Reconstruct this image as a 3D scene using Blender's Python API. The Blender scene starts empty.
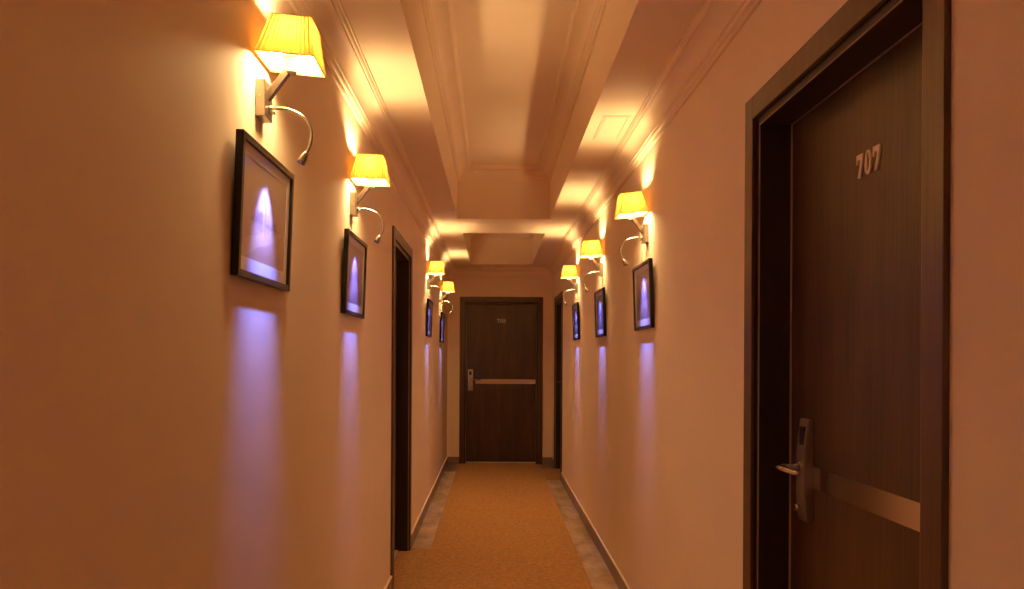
import bpy, bmesh, math, random
from mathutils import Vector, Matrix
R = math.radians
PI = math.pi
scn = bpy.context.scene
COL = scn.collection

# ------------------------------------------------------------------ materials
def new_mat(name):
    m = bpy.data.materials.new(name); m.use_nodes = True
    nt = m.node_tree; nt.nodes.clear()
    return m, nt, nt.nodes, nt.links

def principled(nt, **kw):
    b = nt.nodes.new('ShaderNodeBsdfPrincipled')
    for k, v in kw.items():
        b.inputs[k].default_value = v
    return b

def out(nt, sock):
    o = nt.nodes.new('ShaderNodeOutputMaterial'); nt.links.new(sock, o.inputs['Surface']); return o

def noise(nt, scale=(1, 1, 1), sc=5.0, detail=4.0, rough=0.55, coord='Object'):
    tc = nt.nodes.new('ShaderNodeTexCoord'); mp = nt.nodes.new('ShaderNodeMapping')
    mp.inputs['Scale'].default_value = scale
    nt.links.new(tc.outputs[coord], mp.inputs['Vector'])
    n = nt.nodes.new('ShaderNodeTexNoise')
    n.inputs['Scale'].default_value = sc; n.inputs['Detail'].default_value = detail; n.inputs['Roughness'].default_value = rough
    nt.links.new(mp.outputs['Vector'], n.inputs['Vector'])
    return n.outputs['Fac']

def ramp(nt, fac, stops):
    r = nt.nodes.new('ShaderNodeValToRGB')
    el = r.color_ramp.elements
    while len(el) < len(stops): el.new(0.5)
    for e, (p, c) in zip(el, stops):
        e.position = p; e.color = (*c, 1)
    nt.links.new(fac, r.inputs['Fac']); return r.outputs['Color']

def bump(nt, fac, strength, dist, bsdf):
    b = nt.nodes.new('ShaderNodeBump'); b.inputs['Strength'].default_value = strength; b.inputs['Distance'].default_value = dist
    nt.links.new(fac, b.inputs['Height']); nt.links.new(b.outputs['Normal'], bsdf.inputs['Normal'])

def simple(name, col, rough=0.5, metal=0.0, var=0.08, sc=20.0, scale=(1, 1, 1), bmp=0.0, spec=0.5):
    m, nt, nd, lk = new_mat(name)
    f = noise(nt, scale, sc)
    a = tuple(c * (1 - var) for c in col); b = tuple(min(1, c * (1 + var)) for c in col)
    b_ = principled(nt, Roughness=rough, Metallic=metal)
    b_.inputs['Specular IOR Level'].default_value = spec
    lk.new(ramp(nt, f, [(0.3, a), (0.7, b)]), b_.inputs['Base Color'])
    if bmp: bump(nt, f, bmp, 0.002, b_)
    out(nt, b_.outputs['BSDF']); return m

M = {}
M['wall'] = simple('wall_paint', (0.86, 0.725, 0.56), 0.62, var=0.02, sc=3.0, spec=0.25)
M['ceil'] = simple('ceiling_paint', (0.87, 0.74, 0.57), 0.6, var=0.015, sc=3.0, spec=0.25)
M['plaster'] = simple('moulding_plaster', (0.87, 0.735, 0.57), 0.45, var=0.02, sc=6.0, spec=0.35)
M['nickel'] = simple('brushed_nickel', (0.40, 0.35, 0.29), 0.36, 1.0, var=0.06, sc=40, scale=(1, 1, 12))
M['chrome'] = simple('chrome', (0.52, 0.49, 0.45), 0.22, 1.0, var=0.03, sc=10)
M['steel'] = simple('brushed_steel', (0.62, 0.56, 0.50), 0.14, 1.0, var=0.05, sc=30, scale=(1, 1, 20))
M['numeral'] = simple('satin_numeral_metal', (0.86, 0.76, 0.66), 0.40, 0.15, var=0.03, sc=60)
M['frame'] = simple('dark_frame_wood', (0.013, 0.007, 0.006), 0.34, var=0.25, sc=30, scale=(1, 8, 8), spec=0.35)
M['mat'] = simple('mat_board', (0.74, 0.70, 0.72), 0.75, var=0.02, sc=120)
M['socket'] = simple('lamp_socket_ceramic', (0.78, 0.70, 0.58), 0.4, var=0.02)
M['trimcord'] = simple('shade_edge_braid', (0.42, 0.24, 0.06), 0.8, var=0.1, sc=200)
M['backing'] = simple('backing_board', (0.10, 0.06, 0.04), 0.8)
M['arm'] = simple('dark_nickel', (0.24, 0.19, 0.15), 0.38, 1.0, var=0.06, sc=40)
M['light_gap'] = simple('light_gap_pale', (0.85, 0.80, 0.76), 0.35, 0.25, var=0.03)  # pale colour stands in for light leaking under the end door
M['black'] = simple('black_plastic', (0.012, 0.010, 0.010), 0.3)
M['seal'] = simple('seal_strip', (0.42, 0.30, 0.24), 0.4, var=0.05)
M['gap'] = simple('shadow_gap', (0.16, 0.11, 0.07), 0.7)

# dark veneer with upright grain
def wood(name, c0, c1, rough, coat=0.2):
    m, nt, nd, lk = new_mat(name)
    f = noise(nt, (42, 42, 1.3), 3.0, 7.0, 0.66)
    g = noise(nt, (6, 6, 0.5), 2.0, 3.0, 0.5)
    mx = nd.new('ShaderNodeMath'); mx.operation = 'MULTIPLY_ADD'
    mx.inputs[1].default_value = 0.65; lk.new(f, mx.inputs[0])
    g2 = nd.new('ShaderNodeMath'); g2.operation = 'MULTIPLY'; g2.inputs[1].default_value = 0.35; lk.new(g, g2.inputs[0])
    lk.new(g2.outputs[0], mx.inputs[2])
    b = principled(nt, Roughness=rough); b.inputs['Coat Weight'].default_value = coat; b.inputs['Coat Roughness'].default_value = 0.25
    lk.new(ramp(nt, mx.outputs[0], [(0.36, c0), (0.62, c1)]), b.inputs['Base Color'])
    bump(nt, f, 0.12, 0.001, b)
    out(nt, b.outputs['BSDF']); return m
M['door'] = wood('dark_walnut_veneer', (0.018, 0.007, 0.003), (0.088, 0.034, 0.014), 0.34)
M['casing'] = wood('dark_casing_veneer', (0.056, 0.024, 0.010), (0.104, 0.046, 0.018), 0.40)
M['jamb'] = wood('dark_jamb_veneer', (0.016, 0.006, 0.004), (0.032, 0.012, 0.007), 0.45, 0.05)

# carpet
def carpet():
    m, nt, nd, lk = new_mat('brown_carpet')
    a = noise(nt, (1, 1, 1), 34.0, 5.0, 0.75); b_ = noise(nt, (1, 1, 1), 240.0, 2.0, 0.6)
    mx = nd.new('ShaderNodeMath'); mx.operation = 'ADD'
    h = nd.new('ShaderNodeMath'); h.operation = 'MULTIPLY'; h.inputs[1].default_value = 0.5; lk.new(b_, h.inputs[0])
    h2 = nd.new('ShaderNodeMath'); h2.operation = 'MULTIPLY'; h2.inputs[1].default_value = 0.5; lk.new(a, h2.inputs[0])
    lk.new(h.outputs[0], mx.inputs[0]); lk.new(h2.outputs[0], mx.inputs[1])
    b = principled(nt, Roughness=0.95); b.inputs['Specular IOR Level'].default_value = 0.1
    b.inputs['Sheen Weight'].default_value = 0.15
    lk.new(ramp(nt, mx.outputs[0], [(0.36, (0.25, 0.115, 0.034)), (0.50, (0.46, 0.235, 0.075)), (0.64, (0.66, 0.37, 0.13))]), b.inputs['Base Color'])
    bump(nt, b_, 0.5, 0.003, b)
    out(nt, b.outputs['BSDF']); return m
M['carpet'] = carpet()

def marble(name, dark, light, rough):
    m, nt, nd, lk = new_mat(name)
    f = noise(nt, (1, 0.5, 1), 9.0, 9.0, 0.68)
    v = noise(nt, (1.5, 0.8, 1), 3.0, 6.0, 0.7)
    mx = nd.new('ShaderNodeMath'); mx.operation = 'MULTIPLY'; lk.new(f, mx.inputs[0]); lk.new(v, mx.inputs[1])
    mid = tuple((a + c) / 2 for a, c in zip(dark, light))
    b = principled(nt, Roughness=rough)
    lk.new(ramp(nt, mx.outputs[0], [(0.15, dark), (0.24, mid), (0.36, light)]), b.inputs['Base Color'])
    out(nt, b.outputs['BSDF']); return m
M['marble'] = marble('border_marble', (0.26, 0.17, 0.11), (0.70, 0.53, 0.38), 0.28)
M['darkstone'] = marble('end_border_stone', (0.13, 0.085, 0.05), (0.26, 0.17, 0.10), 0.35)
M['skirting'] = marble('skirting_stone', (0.15, 0.10, 0.06), (0.34, 0.24, 0.16), 0.3)

# pleated lampshade fabric: reflects cream, lets yellow through
def shade_mat():
    m, nt, nd, lk = new_mat('pleated_shade_fabric')
    d = nd.new('ShaderNodeBsdfDiffuse'); d.inputs['Color'].default_value = (0.52, 0.42, 0.22, 1)
    t = nd.new('ShaderNodeBsdfTranslucent')
    f = noise(nt, (60, 60, 6), 2.0, 3.0)
    lk.new(ramp(nt, f, [(0.3, (0.90, 0.40, 0.05)), (0.7, (0.98, 0.48, 0.08))]), t.inputs['Color'])
    mx = nd.new('ShaderNodeMixShader'); mx.inputs['Fac'].default_value = SHADE_T
    lk.new(d.outputs[0], mx.inputs[1]); lk.new(t.outputs[0], mx.inputs[2]); out(nt, mx.outputs[0]); return m
SHADE_T = 0.108
M['shade'] = shade_mat()

BULB = 1250.0
def emit(name, col, s):
    m, nt, nd, lk = new_mat(name)
    e = nd.new('ShaderNodeEmission'); e.inputs['Color'].default_value = (*col, 1); e.inputs['Strength'].default_value = s
    out(nt, e.outputs[0]); return m
WARM = (1.0, 0.635, 0.27)
M['bulb'] = emit('lit_bulb', WARM, BULB)
M['led'] = emit('lit_led_lens', (0.25, 0.22, 1.0), 12.0)

def diffuser_mat():      # glowing panel that closes the shade from below; it shines downwards only
    m, nt, nd, lk = new_mat('lit_diffuser')
    e = nd.new('ShaderNodeEmission'); e.inputs['Color'].default_value = (*WARM, 1); e.inputs['Strength'].default_value = PANEL
    d = nd.new('ShaderNodeBsdfDiffuse'); d.inputs['Color'].default_value = (0.7, 0.62, 0.5, 1)
    g = nd.new('ShaderNodeNewGeometry'); mx = nd.new('ShaderNodeMixShader'); lk.new(g.outputs['Backfacing'], mx.inputs['Fac'])
    lk.new(e.outputs[0], mx.inputs[1]); lk.new(d.outputs[0], mx.inputs[2]); out(nt, mx.outputs[0]); return m
PANEL = 135.0
M['diffuser'] = diffuser_mat()
def glass():
    m, nt, nd, lk = new_mat('picture_glass')
    tr = nd.new('ShaderNodeBsdfTransparent'); g = nd.new('ShaderNodeBsdfGlossy'); g.inputs['Roughness'].default_value = 0.2
    fr = nd.new('ShaderNodeFresnel'); fr.inputs['IOR'].default_value = 1.45
    ge = nd.new('ShaderNodeNewGeometry'); fs = nd.new('ShaderNodeMath'); fs.operation = 'SUBTRACT'; fs.inputs[0].default_value = 1.0; lk.new(ge.outputs['Backfacing'], fs.inputs[1])
    ml = nd.new('ShaderNodeMath'); ml.operation = 'MULTIPLY'; lk.new(fr.outputs[0], ml.inputs[0]); lk.new(fs.outputs[0], ml.inputs[1])
    mx = nd.new('ShaderNodeMixShader'); lk.new(ml.outputs[0], mx.inputs['Fac'])
    lk.new(tr.outputs[0], mx.inputs[1]); lk.new(g.outputs[0], mx.inputs[2]); out(nt, mx.outputs[0]); return m
M['glass'] = glass()

# photographic prints: a hazy sky, a row of towers, water below with a pale slanting band
def print_mat(name, sky, low, tower, band, seed, tall):
    m, nt, nd, lk = new_mat(name)
    def mth(op, a, b=None, c=None):
        n = nd.new('ShaderNodeMath'); n.operation = op
        for i, v in enumerate((a, b, c)):
            if v is None: continue
            if isinstance(v, (int, float)): n.inputs[i].default_value = v
            else: lk.new(v, n.inputs[i])
        return n.outputs[0]
    tc = nd.new('ShaderNodeTexCoord'); sx = nd.new('ShaderNodeSeparateXYZ'); lk.new(tc.outputs['Object'], sx.inputs[0])
    x, z = sx.outputs['X'], sx.outputs['Z']
    col = mth('FLOOR', mth('MULTIPLY', x, 110.0))
    wn = nd.new('ShaderNodeTexWhiteNoise'); wn.noise_dimensions = '1D'
    lk.new(mth('ADD', col, seed), wn.inputs['W'])
    env = mth('MAXIMUM', mth('SUBTRACT', 1.0, mth('POWER', mth('MULTIPLY', x, 8.0), 2.0)), 0.0)
    h = mth('MULTIPLY', mth('MULTIPLY', wn.outputs['Value'], env), tall)
    zz = mth('ADD', z, 0.02)
    up = mth('MULTIPLY', mth('LESS_THAN', zz, h), mth('GREATER_THAN', zz, 0.0))
    dn = mth('MULTIPLY', mth('LESS_THAN', mth('MULTIPLY', zz, -1.8), h), mth('LESS_THAN', zz, 0.0))
    mask = mth('MAXIMUM', up, mth('MULTIPLY', dn, 0.45))
    g = mth('MULTIPLY_ADD', z, 4.0, 0.5)
    base = ramp(nt, g, [(0.05, low), (0.42, tuple((a + b) / 2 for a, b in zip(low, sky))), (0.9, sky)])
    nz = noise(nt, (6, 1, 14), 1.5, 4.0)
    bd = mth('SUBTRACT', mth('ADD', mth('ADD', z, mth('MULTIPLY', x, 0.28)), mth('MULTIPLY', nz, 0.05)), -0.025)
    bm = mth('MULTIPLY', mth('LESS_THAN', mth('ABSOLUTE', bd), 0.018), mth('LESS_THAN', zz, 0.0))
    m1 = nd.new('ShaderNodeMixRGB'); lk.new(mth('MULTIPLY', bm, 0.7), m1.inputs['Fac']); lk.new(base, m1.inputs[1]); m1.inputs[2].default_value = (*band, 1)
    m2 = nd.new('ShaderNodeMixRGB'); lk.new(mth('MULTIPLY', mask, 0.8), m2.inputs['Fac']); lk.new(m1.outputs[0], m2.inputs[1]); m2.inputs[2].default_value = (*tower, 1)
    b = principled(nt, Roughness=0.35); lk.new(m2.outputs[0], b.inputs['Base Color'])
    out(nt, b.outputs['BSDF']); return m
PRINTS = {
    'sepia': print_mat('sepia_print', (0.42, 0.30, 0.26), (0.34, 0.20, 0.12), (0.10, 0.06, 0.07), (0.55, 0.36, 0.20), 3.0, 0.06),
    'mauve': print_mat('mauve_print', (0.34, 0.22, 0.24), (0.22, 0.13, 0.13), (0.07, 0.04, 0.06), (0.34, 0.22, 0.20), 17.0, 0.10),
    'dusk': print_mat('dusk_print', (0.24, 0.18, 0.24), (0.10, 0.08, 0.11), (0.04, 0.03, 0.05), (0.22, 0.18, 0.20), 41.0, 0.09),
}

# ------------------------------------------------------------------ mesh helpers
class MB:
    def __init__(self): self.bm = bmesh.new()
    def box(self, a, b, bevel=0.0, mi=0):
        lo = Vector([min(p, q) for p, q in zip(a, b)]); hi = Vector([max(p, q) for p, q in zip(a, b)])
        t = bmesh.new(); bmesh.ops.create_cube(t, size=1.0)
        for v in t.verts: v.co = Vector([(lo[i] + hi[i]) / 2 + v.co[i] * (hi[i] - lo[i]) for i in range(3)])
        if bevel: bmesh.ops.bevel(t, geom=t.edges[:], offset=bevel, segments=2, affect='EDGES', profile=0.6)
        self.join(t, mi=mi); return self
    def join(self, t, mat=None, mi=0):
        if mat: bmesh.ops.transform(t, matrix=mat, verts=t.verts[:])
        me = bpy.data.meshes.new('tmp'); t.to_mesh(me); t.free()
        n = len(self.bm.faces); self.bm.from_mesh(me); bpy.data.meshes.remove(me)
        self.bm.faces.ensure_lookup_table()
        for f in self.bm.faces[n:]: f.material_index = mi
    def tube(self, pts, rad, seg=12, caps=True):
        pts = [Vector(p) for p in pts]; n = len(pts)
        rads = rad if isinstance(rad, (list, tuple)) else [rad] * n
        rings = []; ref = None
        for i, p in enumerate(pts):
            d = (pts[min(i + 1, n - 1)] - pts[max(i - 1, 0)]).normalized()
            if ref is None: ref = d.orthogonal().normalized()
            ref = (ref - d * ref.dot(d)).normalized(); q = d.cross(ref)
            rings.append([self.bm.verts.new(p + (ref * math.cos(2 * PI * k / seg) + q * math.sin(2 * PI * k / seg)) * rads[i]) for k in range(seg)])
        for a, b in zip(rings, rings[1:]):
            for k in range(seg):
                f = self.bm.faces.new((a[k], a[(k + 1) % seg], b[(k + 1) % seg], b[k])); f.smooth = True
        if caps:
            self.bm.faces.new(rings[0][::-1]); self.bm.faces.new(rings[-1])
        return self
    def lathe(self, prof, seg=24, mat=None):       # prof: (radius, z)
        t = bmesh.new(); rings = []
        for r, z in prof:
            if r < 1e-6: rings.append([t.verts.new((0, 0, z))])
            else: rings.append([t.verts.new((r * math.cos(2 * PI * k / seg), r * math.sin(2 * PI * k / seg), z)) for k in range(seg)])
        for a, b in zip(rings, rings[1:]):
            for k in range(seg):
                k2 = (k + 1) % seg
                vs = [a[0], b[k2], b[k]] if len(a) == 1 else ([a[k], a[k2], b[0]] if len(b) == 1 else [a[k], a[k2], b[k2], b[k]])
                f = t.faces.new(vs); f.smooth = True
        bmesh.ops.recalc_face_normals(t, faces=t.faces[:])
        self.join(t, mat); return self
    def prism(self, poly, y0, y1):                  # poly in x,z, extruded along y
        t = bmesh.new()
        a = [t.verts.new((x, y0, z)) for x, z in poly]; b = [t.verts.new((x, y1, z)) for x, z in poly]
        n = len(poly); t.faces.new(a); t.faces.new(b[::-1])
        for i in range(n): t.faces.new((a[i], a[(i + 1) % n], b[(i + 1) % n], b[i]))
        bmesh.ops.recalc_face_normals(t, faces=t.faces[:]); self.join(t); return self
    def ring(self, outer, inner, y0, y1):           # annular prism
        t = bmesh.new(); n = len(outer)
        L = [[t.verts.new((x, y, z)) for x, z in p] for p in (outer, inner) for y in (y0, y1)]
        o0, o1, i0, i1 = L
        for k in range(n):
            j = (k + 1) % n
            t.faces.new((o0[k], o0[j], o1[j], o1[k])); t.faces.new((i0[k], i1[k], i1[j], i0[j]))
            t.faces.new((o0[k], i0[k], i0[j], o0[j])); t.faces.new((o1[k], o1[j], i1[j], i1[k]))
        bmesh.ops.recalc_face_normals(t, faces=t.faces[:]); self.join(t); return self
    def build(self, name, mat, parent=None, loc=None, rot=None):
        me = bpy.data.meshes.new(name); self.bm.to_mesh(me); self.bm.free()
        for mm in (mat if isinstance(mat, list) else [mat]): me.materials.append(mm)
        o = bpy.data.objects.new(name, me); COL.objects.link(o)
        if parent: o.parent = parent
        if loc: o.location = loc
        if rot: o.rotation_euler = rot
        return o

def tag(o, label=None, cat=None, group=None, kind=None):
    for k, v in (('label', label), ('category', cat), ('group', group), ('kind', kind)):
        if v: o[k] = v
    return o

def empty(name, loc, rz=0.0):
    o = bpy.data.objects.new(name, None); COL.objects.link(o)
    o.empty_display_size = 0.1; o.location = loc; o.rotation_euler = (0, 0, rz); return o

def slab(us, vs, holes, to3, t0, t1):
    """panel with rectangular holes: us, vs grid lines; to3(u, v, t) gives the point"""
    for h in holes: us = us + [h[0], h[1]]; vs = vs + [h[2], h[3]]
    us = sorted(set(us)); vs = sorted(set(vs))
    solid = lambda i, j: 0 <= i < len(us) - 1 and 0 <= j < len(vs) - 1 and not any(
        h[0] <= (us[i] + us[i + 1]) / 2 <= h[1] and h[2] <= (vs[j] + vs[j + 1]) / 2 <= h[3] for h in holes)
    mb = MB(); bm = mb.bm; cache = {}
    def V(i, j, t):
        k = (i, j, t)
        if k not in cache: cache[k] = bm.verts.new(to3(us[i], vs[j], t))
        return cache[k]
    for i in range(len(us) - 1):
        for j in range(len(vs) - 1):
            if not solid(i, j): continue
            bm.faces.new([V(i, j, t0), V(i + 1, j, t0), V(i + 1, j + 1, t0), V(i, j + 1, t0)])
            bm.faces.new([V(i, j, t1), V(i, j + 1, t1), V(i + 1, j + 1, t1), V(i + 1, j, t1)])
            for di, dj, a, b in ((-1, 0, (i, j), (i, j + 1)), (1, 0, (i + 1, j), (i + 1, j + 1)), (0, -1, (i, j), (i + 1, j)), (0, 1, (i, j + 1), (i + 1, j + 1))):
                if not solid(i + di, j + dj):
                    bm.faces.new([V(*a, t0), V(*b, t0), V(*b, t1), V(*a, t1)])
    bmesh.ops.recalc_face_normals(bm, faces=bm.faces[:])
    return mb

def sweep(path, prof, closed, name, mat, z):
    """profile (inward offset p, dz) swept along plan path; inward = left of travel; mitred corners"""
    n = len(path); P = [Vector((x, y)) for x, y in path]; mb = MB(); bm = mb.bm; rings = []
    for i in range(n):
        d0 = (P[i] - P[i - 1]).normalized() if (closed or i > 0) else (P[1] - P[0]).normalized()
        d1 = (P[(i + 1) % n] - P[i]).normalized() if (closed or i < n - 1) else d0
        n0 = Vector((-d0.y, d0.x)); n1 = Vector((-d1.y, d1.x))
        mi = (n0 + n1) / (1 + n0.dot(n1))
        rings.append([bm.verts.new((P[i].x + mi.x * p, P[i].y + mi.y * p, z + dz)) for p, dz in prof])
    m = len(prof)
    for i in range(n if closed else n - 1):
        a, b = rings[i], rings[(i + 1) % n]
        for k in range(m):
            bm.faces.new((a[k], a[(k + 1) % m], b[(k + 1) % m], b[k]))
    if not closed: bm.faces.new(rings[0]); bm.faces.new(rings[-1][::-1])
    bmesh.ops.recalc_face_normals(bm, faces=bm.faces[:])
    return mb.build(name, mat)

# ------------------------------------------------------------------ dimensions (metres; camera above the origin looking along +Y)
XL, XR = -0.608, 0.777
YB, YE = -1.8, 10.26
ZS, ZT = 2.570, 3.000            # soffit, top of the recesses
TH = 0.20
EYE = 1.40
JT = 0.032                         # jamb thickness
def dims(wall):                    # outside width of the casing, casing face, half width of the wall opening
    dw, cw = (1.088, 0.060) if wall == 'E' else (1.061, 0.068)
    return dw, cw, dw / 2 - cw + 0.010

# doors: name, wall, centre along the wall, top of casing, number, label
DOORS = [
    ('door_1', 'R', 1.866, 2.178, '707', 'dark walnut hotel door numbered 707 set deep in the right wall beside the camera'),
    ('door_2', 'E', 0.097, 2.187, '708', 'dark walnut hotel door numbered 708 closing the far end of the corridor'),
    ('door_3', 'L', 5.185, 2.178, None, 'dark recessed doorway in the left wall, with carpet running into it'),
    ('door_4', 'R', 9.390, 2.150, None, 'dark recessed doorway in the right wall next to the end door'),
]
def hole(wall, c, top):
    dw, cw, op = dims(wall); return (c - op, c + op, -1.0, top - cw + 0.010)

hR = [hole(d[1], d[2], d[3]) for d in DOORS if d[1] == 'R']
hL = [hole(d[1], d[2], d[3]) for d in DOORS if d[1] == 'L']
hE = [hole(d[1], d[2], d[3]) for d in DOORS if d[1] == 'E']
zs = [0.0, ZS]
clip = lambda hs: [(a, b, 0.0, d) for a, b, c, d in hs]
o = slab([YB, YE], zs, clip(hL), lambda u, v, t: (XL - t, u, v), 0, TH).build('wall_left', M['wall']); tag(o, 'plain cream wall on the left holding four sconces', 'wall', kind='structure')
o = slab([YB, YE], zs, clip(hR), lambda u, v, t: (XR + t, u, v), 0, TH).build('wall_right', M['wall']); tag(o, 'plain cream wall on the right holding three sconces', 'wall', kind='structure')
o = slab([XL - TH, XR + TH], zs, clip(hE), lambda u, v, t: (u, YE + t, v), 0, TH).build('wall_end', M['wall']); tag(o, 'short cream wall around the end door', 'wall', kind='structure')
o = slab([XL - TH, XR + TH], zs, [], lambda u, v, t: (u, YB - t, v), 0, TH).build('wall_back', M['wall']); tag(o, 'cream wall closing the corridor behind the camera', 'wall', kind='structure')

# floor: stone border slab with darker stone in front of the end wall
mb = MB()
mb.box((XL - TH, YB - TH, -0.10), (XR + TH, 9.58, 0.0))
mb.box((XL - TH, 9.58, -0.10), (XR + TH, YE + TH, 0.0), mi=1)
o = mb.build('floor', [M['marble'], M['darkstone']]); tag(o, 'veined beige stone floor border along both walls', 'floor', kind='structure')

# carpet runner, spreading into the doorways
mb = MB(); bm = mb.bm
CL, CR = -0.452, 0.605
d3 = DOORS[2][2]; d1 = DOORS[0][2]; d4 = DOORS[3][2]; d2 = DOORS[1][2]
hw = dims('R')[2] - JT - 0.004; hwe = dims('E')[2] - JT - 0.004
hw3 = dims('L')[0] / 2 - 0.002
outl = [(CR, YB), (CR, d1 - hw), (XR + 0.09, d1 - hw), (XR + 0.09, d1 + hw), (CR, d1 + hw),
        (CR, d4 - hw), (XR + 0.09, d4 - hw), (XR + 0.09, d4 + hw), (CR, d4 + hw), (CR, YE - 0.02),
        (d2 + hwe, YE - 0.02), (d2 + hwe, YE + 0.085), (d2 - hwe, YE + 0.085), (d2 - hwe, YE - 0.02), (CL, YE - 0.02),
        (CL, d3 + hw3), (XL + 0.016, d3 + hw3), (XL + 0.016, d3 + hw), (XL - 0.09, d3 + hw), (XL - 0.09, d3 - hw), (XL + 0.016, d3 - hw), (XL + 0.016, d3 - hw3), (CL, d3 - hw3), (CL, YB)]
a = [bm.verts.new((x, y, 0.006)) for x, y in outl]; b = [bm.verts.new((x, y, 0.0)) for x, y in outl]
bm.faces.new(a); bm.faces.new(b[::-1])
for i in range(len(outl)):
    j = (i + 1) % len(outl); bm.faces.new((a[i], b[i], b[j], a[j]))
bmesh.ops.recalc_face_normals(bm, faces=bm.faces[:])
o = mb.build('carpet', M['carpet']); tag(o, 'mottled brown carpet running down the middle of the corridor', 'carpet')

# ceiling: lowered soffit with two sunk coffers
COF = [(-0.313, 0.469, -1.3, 6.645), (-0.298, 0.478, 7.40, 9.885)]
mb = slab([XL - TH, XR + TH], [YB - TH, YE + TH], COF, lambda u, v, t: (u, v, t), ZS, ZT)
mb.box((XL - TH, YB - TH, ZT), (XR + TH, YE + TH, ZT + 0.08))
o = mb.build('ceiling', M['ceil']); tag(o, 'cream lowered ceiling with two deep rectangular coffers', 'ceiling', kind='structure')

# mouldings
def cove(p, h):
    pts = [(0, -h), (0.010, -h), (0.0135, -h + 0.007), (0.0135, -h + 0.012), (0.022, -h + 0.015), (0.025, -h + 0.022), (0.025, -h + 0.030), (0.030, -h + 0.033)]
    x0, z0 = 0.030, -h + 0.040; x1, z1 = p - 0.024, -0.030
    for k in range(0, 11):
        th = k / 10 * PI / 2
        pts.append((x0 + (x1 - x0) * (1 - math.cos(th)), z0 + (z1 - z0) * math.sin(th)))
    pts += [(p - 0.018, -0.030), (p - 0.018, -0.022), (p - 0.010, -0.020), (p - 0.006, -0.014), (p - 0.006, -0.010), (p, -0.009), (p, 0.0), (0, 0)]
    return pts
o = sweep([(XR, YB), (XR, YE), (XL, YE), (XL, YB)], cove(0.098, 0.128), False, 'trim_1', M['plaster'], ZS)
tag(o, 'cream cornice moulding where walls meet the lowered ceiling', 'cornice', kind='structure')
labs = ['cream moulding around the top of the long near coffer', 'cream moulding around the top of the short far coffer']
for n, (x0, x1, y0, y1) in enumerate(COF):
    o = sweep([(x0, y0), (x1, y0), (x1, y1), (x0, y1)], cove(0.118, 0.112), True, 'trim_%d' % (n + 2), M['plaster'], ZT)
    tag(o, labs[n], 'cornice', kind='structure')

# skirting
def skirt(name, segs, label):
    mb = MB()
    for a, b in segs: mb.box(a, (b[0], b[1], SH - 0.007))
    o = tag(mb.build(name, M['skirting']), label, 'skirting', kind='structure')
    mb = MB()
    for a, b in segs: mb.box((a[0], a[1], SH - 0.007), b, bevel=0.002)
    mb.build('edging', M['plaster'], o)
SH, ST = 0.100, 0.013
def gaps(lo, hi, ds, DW):
    r = []; c = lo
    for d in sorted(ds):
        r.append((c, d - DW / 2)); c = d + DW / 2
    r.append((c, hi)); return [q for q in r if q[1] - q[0] > 0.02]
skirt('baseboard_left', [((XL, a, 0), (XL + ST, b, SH)) for a, b in gaps(YB, YE, [d3], dims('L')[0])], 'brown stone skirting along the left wall')
skirt('baseboard_right', [((XR - ST, a, 0), (XR, b, SH)) for a, b in gaps(YB, YE, [d1, d4], dims('R')[0])], 'brown stone skirting along the right wall')
skirt('baseboard_end', [((a, YE - ST, 0), (b, YE, SH)) for a, b in gaps(XL + ST, XR - ST, [d2], dims('E')[0])], 'brown stone skirting either side of the end door')

# ------------------------------------------------------------------ doors (local: x along the wall, y towards the corridor, z up)
def ell(cx, cz, rx, rz, n=36, pw=1.0):
    r = []
    for k in range(n):
        t = 2 * PI * k / n; c, s = math.cos(t), math.sin(t)
        r.append((cx + rx * math.copysign(abs(c) ** pw, c), cz + rz * math.copysign(abs(s) ** pw, s)))
    return r
def digit(ch, parent, cx, cz, y):
    """slab-serif metal numeral, 56 mm tall; seen from the corridor local x runs to the left, so u = -x"""
    h, w, d = 0.056, 0.032, 0.004
    mb = MB(); fl = lambda pts: [(-u, v) for u, v in pts]
    if ch == '7':
        mb.prism(fl([(-w / 2, h / 2), (w / 2, h / 2), (w / 2, h / 2 - 0.010), (0.0035, -h / 2), (-0.0085, -h / 2), (0.0055, h / 2 - 0.0125),
                     (-0.0075, h / 2 - 0.0125), (-0.0105, h / 2 - 0.0225), (-w / 2, h / 2 - 0.0225)]), 0, d)
    elif ch == '0':
        mb.ring(ell(0, 0, 0.0155, h / 2 + 0.0005, pw=0.88), ell(0, 0, 0.0068, h / 2 - 0.006, pw=0.88), 0, d)
    elif ch == '8':
        mb.ring(ell(0, 0.0140, 0.0140, 0.0142), ell(0, 0.0145, 0.0060, 0.0085), 0, d)
        mb.ring(ell(0, -0.0128, 0.0158, 0.0155), ell(0, -0.0128, 0.0070, 0.0095), 0, d)
    return mb.build('digit', M['numeral'], parent, (cx, y, cz))

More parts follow.
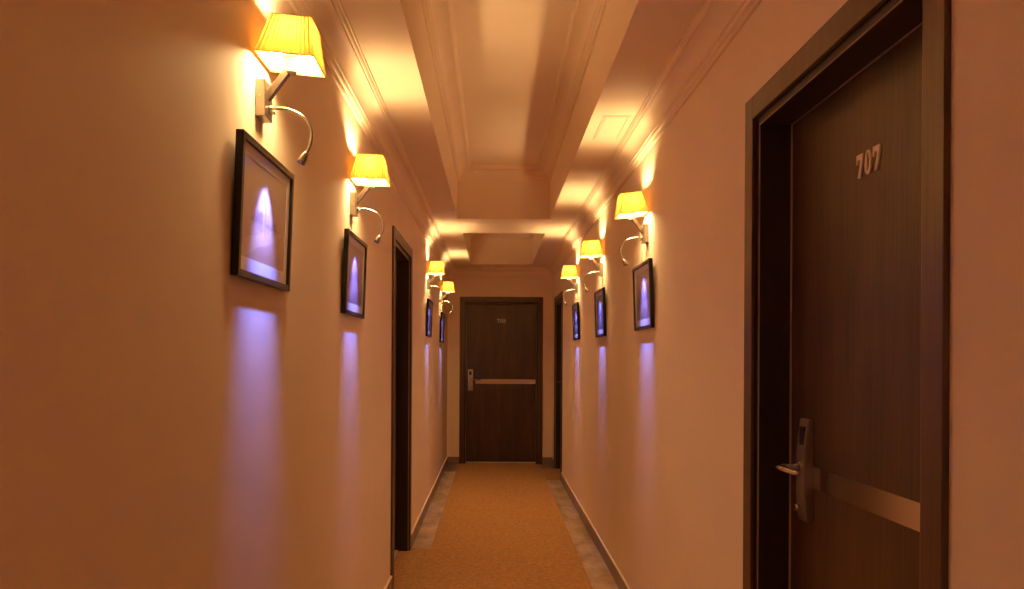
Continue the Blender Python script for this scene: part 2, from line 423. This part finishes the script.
def make_door(name, wall, c, top, num, label):
    if wall == 'R': root = empty(name, (XR, c, 0), R(90))
    elif wall == 'L': root = empty(name, (XL, c, 0), R(-90))
    else: root = empty(name, (c, YE, 0), R(180))
    tag(root, label, 'door', kind='structure')
    DW, CW, OPEN = dims(wall); W = DW / 2; ti = top - CW
    mb = MB(); t = 0.013
    # casing: two legs and a head, mitre-free with small bevels, plus an inner bead
    mb.box((-W, 0, 0), (-W + CW, t, top), 0.002).box((W - CW, 0, 0), (W, t, top), 0.002).box((-W + CW, 0, ti), (W - CW, t, top), 0.002)
    mb.build('casing', M['casing'], root)
    ji = OPEN - JT; jt = ti + 0.010 - JT
    mb = MB()
    mb.box((-OPEN, -0.19, 0), (-ji, -0.002, ti + 0.010)).box((ji, -0.19, 0), (OPEN, -0.002, ti + 0.010)).box((-ji, -0.19, jt), (ji, -0.002, ti + 0.010))
    # door stop behind the leaf
    mb.box((-ji, -0.165, 0), (-ji + 0.014, -0.146, jt)).box((ji - 0.014, -0.165, 0), (ji, -0.146, jt)).box((-ji + 0.014, -0.165, jt - 0.014), (ji - 0.014, -0.146, jt))
    mb.build('jamb', M['jamb'], root)
    mb = MB()   # pale bead on the outer edge of the jamb and the seal around the leaf
    for y0, y1, e in ((-0.004, -0.0005, 0.0020), (-0.099, -0.094, 0.0025)):
        mb.box((-ji, y0, 0), (-ji + e, y1, jt)).box((ji - e, y0, 0), (ji, y1, jt)).box((-ji + e, y0, jt - e), (ji - e, y1, jt))
    mb.build('seal', M['seal'], root)
    yf = -0.100
    leaf = MB().box((-ji + 0.003, yf - 0.044, 0.017), (ji - 0.003, yf, jt - 0.003), 0.0015).build('leaf', M['door'], root)
    MB().box((-ji, -0.165, 0), (ji, -0.070, 0.013), 0.003).build('light_gap_sill', M['light_gap'], root)  # strip added to imitate the line of light beneath the leaf
    # peep-free leaf: steel band from the lock across to the hinge side
    lx = 0.405 if num == '708' else 0.312                                             # lock centre
    MB().box((-ji + 0.006, yf, 1.045), (lx - (0.065 if num == '708' else 0.030), yf + 0.0025, 1.105), 0.0006).build('strip', M['steel'], leaf)
    # escutcheon, gently bowed
    mb = MB(); pts = [(-0.0, 0.925)]
    prof = [(0.0, 0.950), (0.016, 0.950), (0.020, 0.965), (0.024, 1.02), (0.024, 1.13), (0.019, 1.19), (0.013, 1.232), (0.0, 1.232)]
    t = bmesh.new()
    A = [t.verts.new((lx - 0.033, yf + p, z)) for p, z in prof]; B = [t.verts.new((lx + 0.033, yf + p, z)) for p, z in prof]
    t.faces.new(A); t.faces.new(B[::-1])
    for i in range(len(prof)):
        j = (i + 1) % len(prof); t.faces.new((A[i], B[i], B[j], A[j]))
    bmesh.ops.recalc_face_normals(t, faces=t.faces[:])
    bmesh.ops.bevel(t, geom=[e for e in t.edges if abs(e.verts[0].co.x - e.verts[1].co.x) < 1e-6], offset=0.003, segments=2, affect='EDGES')
    mb.join(t)
    lock = mb.build('lock_plate', M['nickel'], root)
    mb = MB()
    mb.tube([(lx + 0.006, yf + 0.020, 1.099), (lx + 0.006, yf + 0.028, 1.099)], 0.016, 20)
    mb.tube([(lx + 0.006, yf + 0.022, 1.099), (lx + 0.006, yf + 0.074, 1.099), (lx + 0.003, yf + 0.082, 1.099), (lx - 0.006, yf + 0.086, 1.099), (lx - 0.05, yf + 0.086, 1.099), (lx - 0.115, yf + 0.084, 1.099), (lx - 0.130, yf + 0.078, 1.099)],
            [0.0085, 0.0085, 0.0085, 0.0085, 0.008, 0.007, 0.006], 14)
    mb.build('lever', M['chrome'], lock)
    MB().box((lx - 0.017, yf + 0.012, 1.150), (lx + 0.017, yf + 0.0215, 1.212), 0.003).build('card_reader', M['black'], lock)
    mb = MB().tube([(lx + 0.012, yf + 0.020, 0.985), (lx + 0.012, yf + 0.034, 0.985)], 0.009, 16)
    mb.build('thumb_turn', M['chrome'], lock)
    if num:
        for k, ch in enumerate(num): digit(ch, leaf, 0.041 - 0.041 * k - (0.03 if num == '707' else 0.0), 1.861 if num == '707' else 1.878, yf)
    return root
for d in DOORS: make_door(*d)

# ------------------------------------------------------------------ sconces (local: x along the wall, y out from the wall, z up)
def shade_mesh():
    mb = MB(); bm = mb.bm
    b, t, h, n, lev = 0.0745, 0.0505, 0.107, 12, 5
    rows = []
    for l in range(lev + 1):
        f = l / lev; s = b + (t - b) * (f ** 0.92); row = []
        for side in range(4):
            for k in range(n * 2):
                u = -1 + k / n                                     # along the side
                amp = 0.0020 if (k % 2) else -0.0020
                if k == 0: amp = 0.0
                px, py = u * s, -(s + amp)
                for _ in range(side): px, py = -py, px
                row.append(bm.verts.new((px, py, f * h)))
        rows.append(row)
    m = len(rows[0])
    for a, c in zip(rows, rows[1:]):
        for k in range(m): bm.faces.new((a[k], a[(k + 1) % m], c[(k + 1) % m], c[k]))
    return mb
def edge_ring(s, z, r, mb):
    p = [(-s, -s, z), (s, -s, z), (s, s, z), (-s, s, z)]
    for i in range(4): mb.tube([p[i], p[(i + 1) % 4]], r, 8)
    return mb

def quad(s, z):
    mb = MB(); mb.bm.faces.new([mb.bm.verts.new(p) for p in ((-s, -s, z), (-s, s, z), (s, s, z), (s, -s, z))]); return mb
def make_sconce():
    root = empty('wall_sconce', (0, 0, 0))
    plate = MB().box((-0.034, 0, -0.047), (0.034, 0.025, 0.047), 0.0015).build('backplate', M['nickel'], root)
    for sx in (-1, 1): MB().tube([(sx * 0.034, 0.012, 0.004), (sx * 0.0355, 0.012, 0.004)], 0.003, 12).build('screw', M['chrome'], plate)
    # square arm rising at 50 degrees
    mb = MB(); t = bmesh.new(); bmesh.ops.create_cube(t, size=1.0)
    p0, p1 = Vector((0, 0.020, 0.006)), Vector((0, 0.080, 0.086)); L = (p1 - p0).length
    for v in t.verts: v.co = Vector((v.co.x * 0.019, v.co.y * 0.017, v.co.z * L))
    bmesh.ops.bevel(t, geom=t.edges[:], offset=0.001, segments=1, affect='EDGES')
    a = math.atan2((p1 - p0).y, (p1 - p0).z)
    mb.join(t, Matrix.Translation((p0 + p1) / 2) @ Matrix.Rotation(-a, 4, 'X'))
    mb.build('arm', M['arm'], root)
    mb = MB().lathe([(0, 0.070), (0.013, 0.070), (0.0165, 0.076), (0.0165, 0.112), (0.024, 0.113), (0.024, 0.118), (0.015, 0.119), (0.014, 0.1345), (0, 0.1345)], 24, Matrix.Translation((0, 0.082, 0)))
    mb.build('socket', M['socket'], root)
    mb = MB().lathe([(0, 0.1345), (0.010, 0.1345), (0.0125, 0.138), (0.0125, 0.172), (0.010, 0.178), (0.005, 0.181), (0, 0.182)], 14, Matrix.Translation((0, 0.082, 0)))
    mb.build('bulb', M['bulb'], root)
    sh = shade_mesh().build('lampshade', M['shade'], root, (0, 0.082, 0.095))
    edge_ring(0.0745, 0.001, 0.0016, MB()).build('shade_trim', M['trimcord'], sh)
    edge_ring(0.0505, 0.106, 0.0014, MB()).build('shade_trim', M['trimcord'], sh)
    quad(0.0632, 0.035).build('diffuser', M['diffuser'], sh)
    # reading light on a gooseneck
    mb = MB()
    ctrl = [(0.024, -0.019), (0.045, -0.0185), (0.068, -0.019), (0.090, -0.026), (0.112, -0.038), (0.128, -0.056), (0.1355, -0.078), (0.135, -0.100), (0.129, -0.120), (0.122, -0.134)]
    pts = []
    for i in range(len(ctrl) - 1):                                  # Catmull-Rom
        q = [Vector(ctrl[max(0, min(len(ctrl) - 1, i + k))]) for k in (-1, 0, 1, 2)]
        for s in range(4):
            t_ = s / 4
            v = 0.5 * (2 * q[1] + (q[2] - q[0]) * t_ + (2 * q[0] - 5 * q[1] + 4 * q[2] - q[3]) * t_ ** 2 + (3 * q[1] - q[0] - 3 * q[2] + q[3]) * t_ ** 3)
            pts.append((0, v.x, v.y))
    pts.append((0, *ctrl[-1]))
    mb.tube(pts, 0.0038, 10)
    mb.tube([(0, 0.024, -0.019), (0, 0.034, -0.019)], 0.0065, 14)
    mb.box((-0.006, 0.022, -0.034), (0.006, 0.040, -0.027), 0.001)
    mb.build('gooseneck', M['chrome'], root)
    dirv = Vector((0, -0.50, -0.866)).normalized()
    base = Vector((0, 0.1235, -0.131))
    rot = dirv.to_track_quat('Z', 'Y').to_matrix().to_4x4()
    mb = MB().lathe([(0, 0), (0.005, 0.0), (0.0075, 0.004), (0.009, 0.012), (0.0115, 0.020), (0.0115, 0.033), (0.0098, 0.034), (0.0092, 0.030), (0, 0.030)], 20, Matrix.Translation(base) @ rot)
    head = mb.build('reading_head', M['chrome'], root)
    MB().lathe([(0, 0.0318), (0.009, 0.0318), (0.009, 0.0302), (0, 0.0302)], 16, Matrix.Translation(base) @ rot).build('lens', M['led'], head)
    root['tip'] = tuple(base + dirv * 0.038)
    return root, sh
def children(o): return list(o.children)
def copy_tree(o, parent=None):
    c = o.copy(); COL.objects.link(c)
    if parent: c.parent = parent
    for ch in children(o): copy_tree(ch, c)
    return c

#        wall, along, z of plate centre, droop of the shade, label
SCONCES = [
    ('L', 2.020, 2.056, 6.0, 'largest sconce in view, pleated yellow shade, above the sepia picture on the left wall'),
    ('L', 3.325, 2.043, 2.0, 'sconce with pleated yellow shade, on the left wall just before the dark doorway'),
    ('L', 7.130, 2.060, 0.0, 'sconce with glowing yellow shade, left wall, first one beyond the dark doorway'),
    ('L', 8.940, 2.050, 3.0, 'smallest sconce on the left wall, last before the end door'),
    ('R', 3.980, 2.028, 6.5, 'sconce with pleated yellow shade, right wall, first one beyond door 707'),
    ('R', 5.620, 2.030, 3.0, 'sconce with pleated yellow shade, middle of the three on the right wall'),
    ('R', 7.270, 2.045, 1.0, 'sconce with glowing yellow shade, right wall, closest to the end doorway'),
    ('L', -0.550, 2.045, 2.0, 'unseen sconce added as fill light on the left wall behind the camera'),  # extra sconce added out of view to brighten near walls and door
]
LED_W = 0.55
proto, proto_shade = make_sconce()
tip = Vector(proto['tip']); del proto['tip']
for i, (w, y, z, dr, lab) in enumerate(SCONCES):
    o = proto if i == 0 else copy_tree(proto)
    o.location = (XL if w == 'L' else XR, y, z); o.rotation_euler = (0, 0, R(-90) if w == 'L' else R(90))
    tag(o, lab, 'wall lamp', 'pleated wall sconces along the corridor')
    for ch in o.children:
        if ch.name.startswith('lampshade'): ch.rotation_euler = (R(-dr), 0, 0)
    # the little LED of the reading light
    sgn = 1 if w == 'L' else -1; wx = XL if w == 'L' else XR
    ld = bpy.data.lights.new('reading_light', 'SPOT'); ld.energy = LED_W * 92; ld.color = (0.17, 0.22, 1.0)
    ld.spot_size = R(60); ld.spot_blend = 1.0; ld.shadow_soft_size = 0.007
    lo = bpy.data.objects.new('reading_light', ld); COL.objects.link(lo)
    lo.location = (wx + sgn * tip.y, y, z + tip.z)
    aim = Vector((wx + sgn * 0.012, y, z - 0.345)) - lo.location
    lo.rotation_euler = aim.to_track_quat('-Z', 'Y').to_euler()

# ------------------------------------------------------------------ framed pictures
def make_picture(mat):
    root = empty('framed_picture', (0, 0, 0))
    w, h, bw, d = 0.458, 0.336, 0.017, 0.019
    mb = MB()
    mb.box((-w / 2, 0, 0), (-w / 2 + bw, d, h), 0.002).box((w / 2 - bw, 0, 0), (w / 2, d, h), 0.002)
    mb.box((-w / 2 + bw, 0, 0), (w / 2 - bw, d, bw), 0.002).box((-w / 2 + bw, 0, h - bw), (w / 2 - bw, d, h), 0.002)
    mb.build('frame', M['frame'], root)
    iw, ih = w / 2 - bw, h - 2 * bw
    MB().box((-iw, 0.003, bw), (iw, 0.007, h - bw)).build('backing', M['backing'], root)
    pw, m0 = iw - 0.024, 0.034
    ow = [(-iw, bw), (iw, bw), (iw, h - bw), (-iw, h - bw)]; iwp = [(-pw, bw + m0), (pw, bw + m0), (pw, h - bw - m0 + 0.008), (-pw, h - bw - m0 + 0.008)]
    MB().ring(ow, iwp, 0.0085, 0.0105).build('mat_board', M['mat'], root)
    MB().box((-pw - 0.004, 0.0072, -ih / 2 + 0.026), (pw + 0.004, 0.0083, ih / 2 - 0.018)).build('print', mat, root, (0, 0, h / 2))
    MB().box((-iw, 0.0125, bw), (iw, 0.0145, h - bw)).build('glass', M['glass'], root)
    return root
PICS = [
    ('L', 2.030, 1.586, 'sepia', 'dark-framed sepia picture of distant towers, largest in view, on the left wall nearest the camera'),
    ('L', 3.335, 1.571, 'mauve', 'dark-framed mauve picture on the left wall just before the dark doorway'),
    ('L', 7.180, 1.583, 'dusk', 'dark-framed picture in violet light, left wall, first beyond the dark doorway'),
    ('L', 8.960, 1.563, 'mauve', 'narrow-looking dark-framed picture under the last sconce on the left wall'),
    ('R', 4.010, 1.546, 'mauve', 'dark-framed picture in violet light, right wall, first beyond door 707'),
    ('R', 5.625, 1.550, 'dusk', 'dark-framed dusky blue picture, middle of the three on the right wall'),
    ('R', 7.285, 1.564, 'dusk', 'dark-framed picture on the right wall closest to the end doorway'),
]
pproto = {}
for w, y, z, kind, lab in PICS:
    if kind in pproto: o = copy_tree(pproto[kind])
    else: o = pproto[kind] = make_picture(PRINTS[kind])
    sgn = 1 if w == 'L' else -1
    o.location = ((XL if w == 'L' else XR) + sgn * 0.001, y, z)
    o.rotation_euler = Matrix.Rotation(R(-90 if w == 'L' else 90), 3, 'Z').to_4x4().to_euler()
    o.rotation_mode = 'XYZ'
    mt = Matrix.Rotation(R(-90 if w == 'L' else 90), 4, 'Z') @ Matrix.Rotation(R(-2.0), 4, 'X')
    o.rotation_euler = mt.to_euler()
    tag(o, lab, 'picture', 'framed pictures under the sconces')

# ------------------------------------------------------------------ access hatch in the soffit
hx, hy = 0.592, 3.995
root = empty('access_hatch', (hx, hy, ZS))
tag(root, 'small flush square hatch in the lowered ceiling above the right wall', 'hatch')
rect = lambda a, b: [(-a, -b), (a, -b), (a, b), (-a, b)]
mb = MB()
t = MB().ring(rect(0.066, 0.205), rect(0.056, 0.190), 0, -0.003)
me = bpy.data.meshes.new('frame'); bmesh.ops.transform(t.bm, matrix=Matrix.Rotation(R(90), 4, 'X'), verts=t.bm.verts[:]); t.build('frame', M['ceil'], root)
MB().box((-0.056, -0.190, -0.0006), (0.056, 0.190, 0.0)).build('gap', M['gap'], root)
MB().box((-0.0535, -0.186, -0.003), (0.0535, 0.186, -0.0008), 0.0008).build('panel', M['ceil'], root)

# ------------------------------------------------------------------ camera
F = 784.0
cam = bpy.data.cameras.new('camera'); cam.sensor_fit = 'HORIZONTAL'; cam.sensor_width = 36.0
cam.lens = F / 1024 * 36.0
cam.shift_x = (512 - 493.8) / 1024; cam.shift_y = (357 - 294.5) / 1024
cam.clip_start = 0.02
co = bpy.data.objects.new('camera', cam); COL.objects.link(co)
co.matrix_world = Matrix.Translation((0, 0, EYE)) @ Matrix.Rotation(R(90), 4, 'X') @ Matrix.Rotation(0.005, 4, 'Z')
scn.camera = co

w = bpy.data.worlds.new('world'); scn.world = w; w.use_nodes = True
w.node_tree.nodes['Background'].inputs['Color'].default_value = (0, 0, 0, 1)
scn.view_settings.view_transform = 'Standard'; scn.view_settings.look = 'None'
scn.view_settings.gamma = 1.0; scn.view_settings.use_curve_mapping = False
scn.view_settings.exposure = 0.1
scn.cycles.max_bounces = 16; scn.cycles.diffuse_bounces = 10; scn.cycles.transmission_bounces = 8; scn.cycles.transparent_max_bounces = 12
scn.cycles.caustics_reflective = False; scn.cycles.sample_clamp_indirect = 6.0
scn.cycles.use_denoising = True
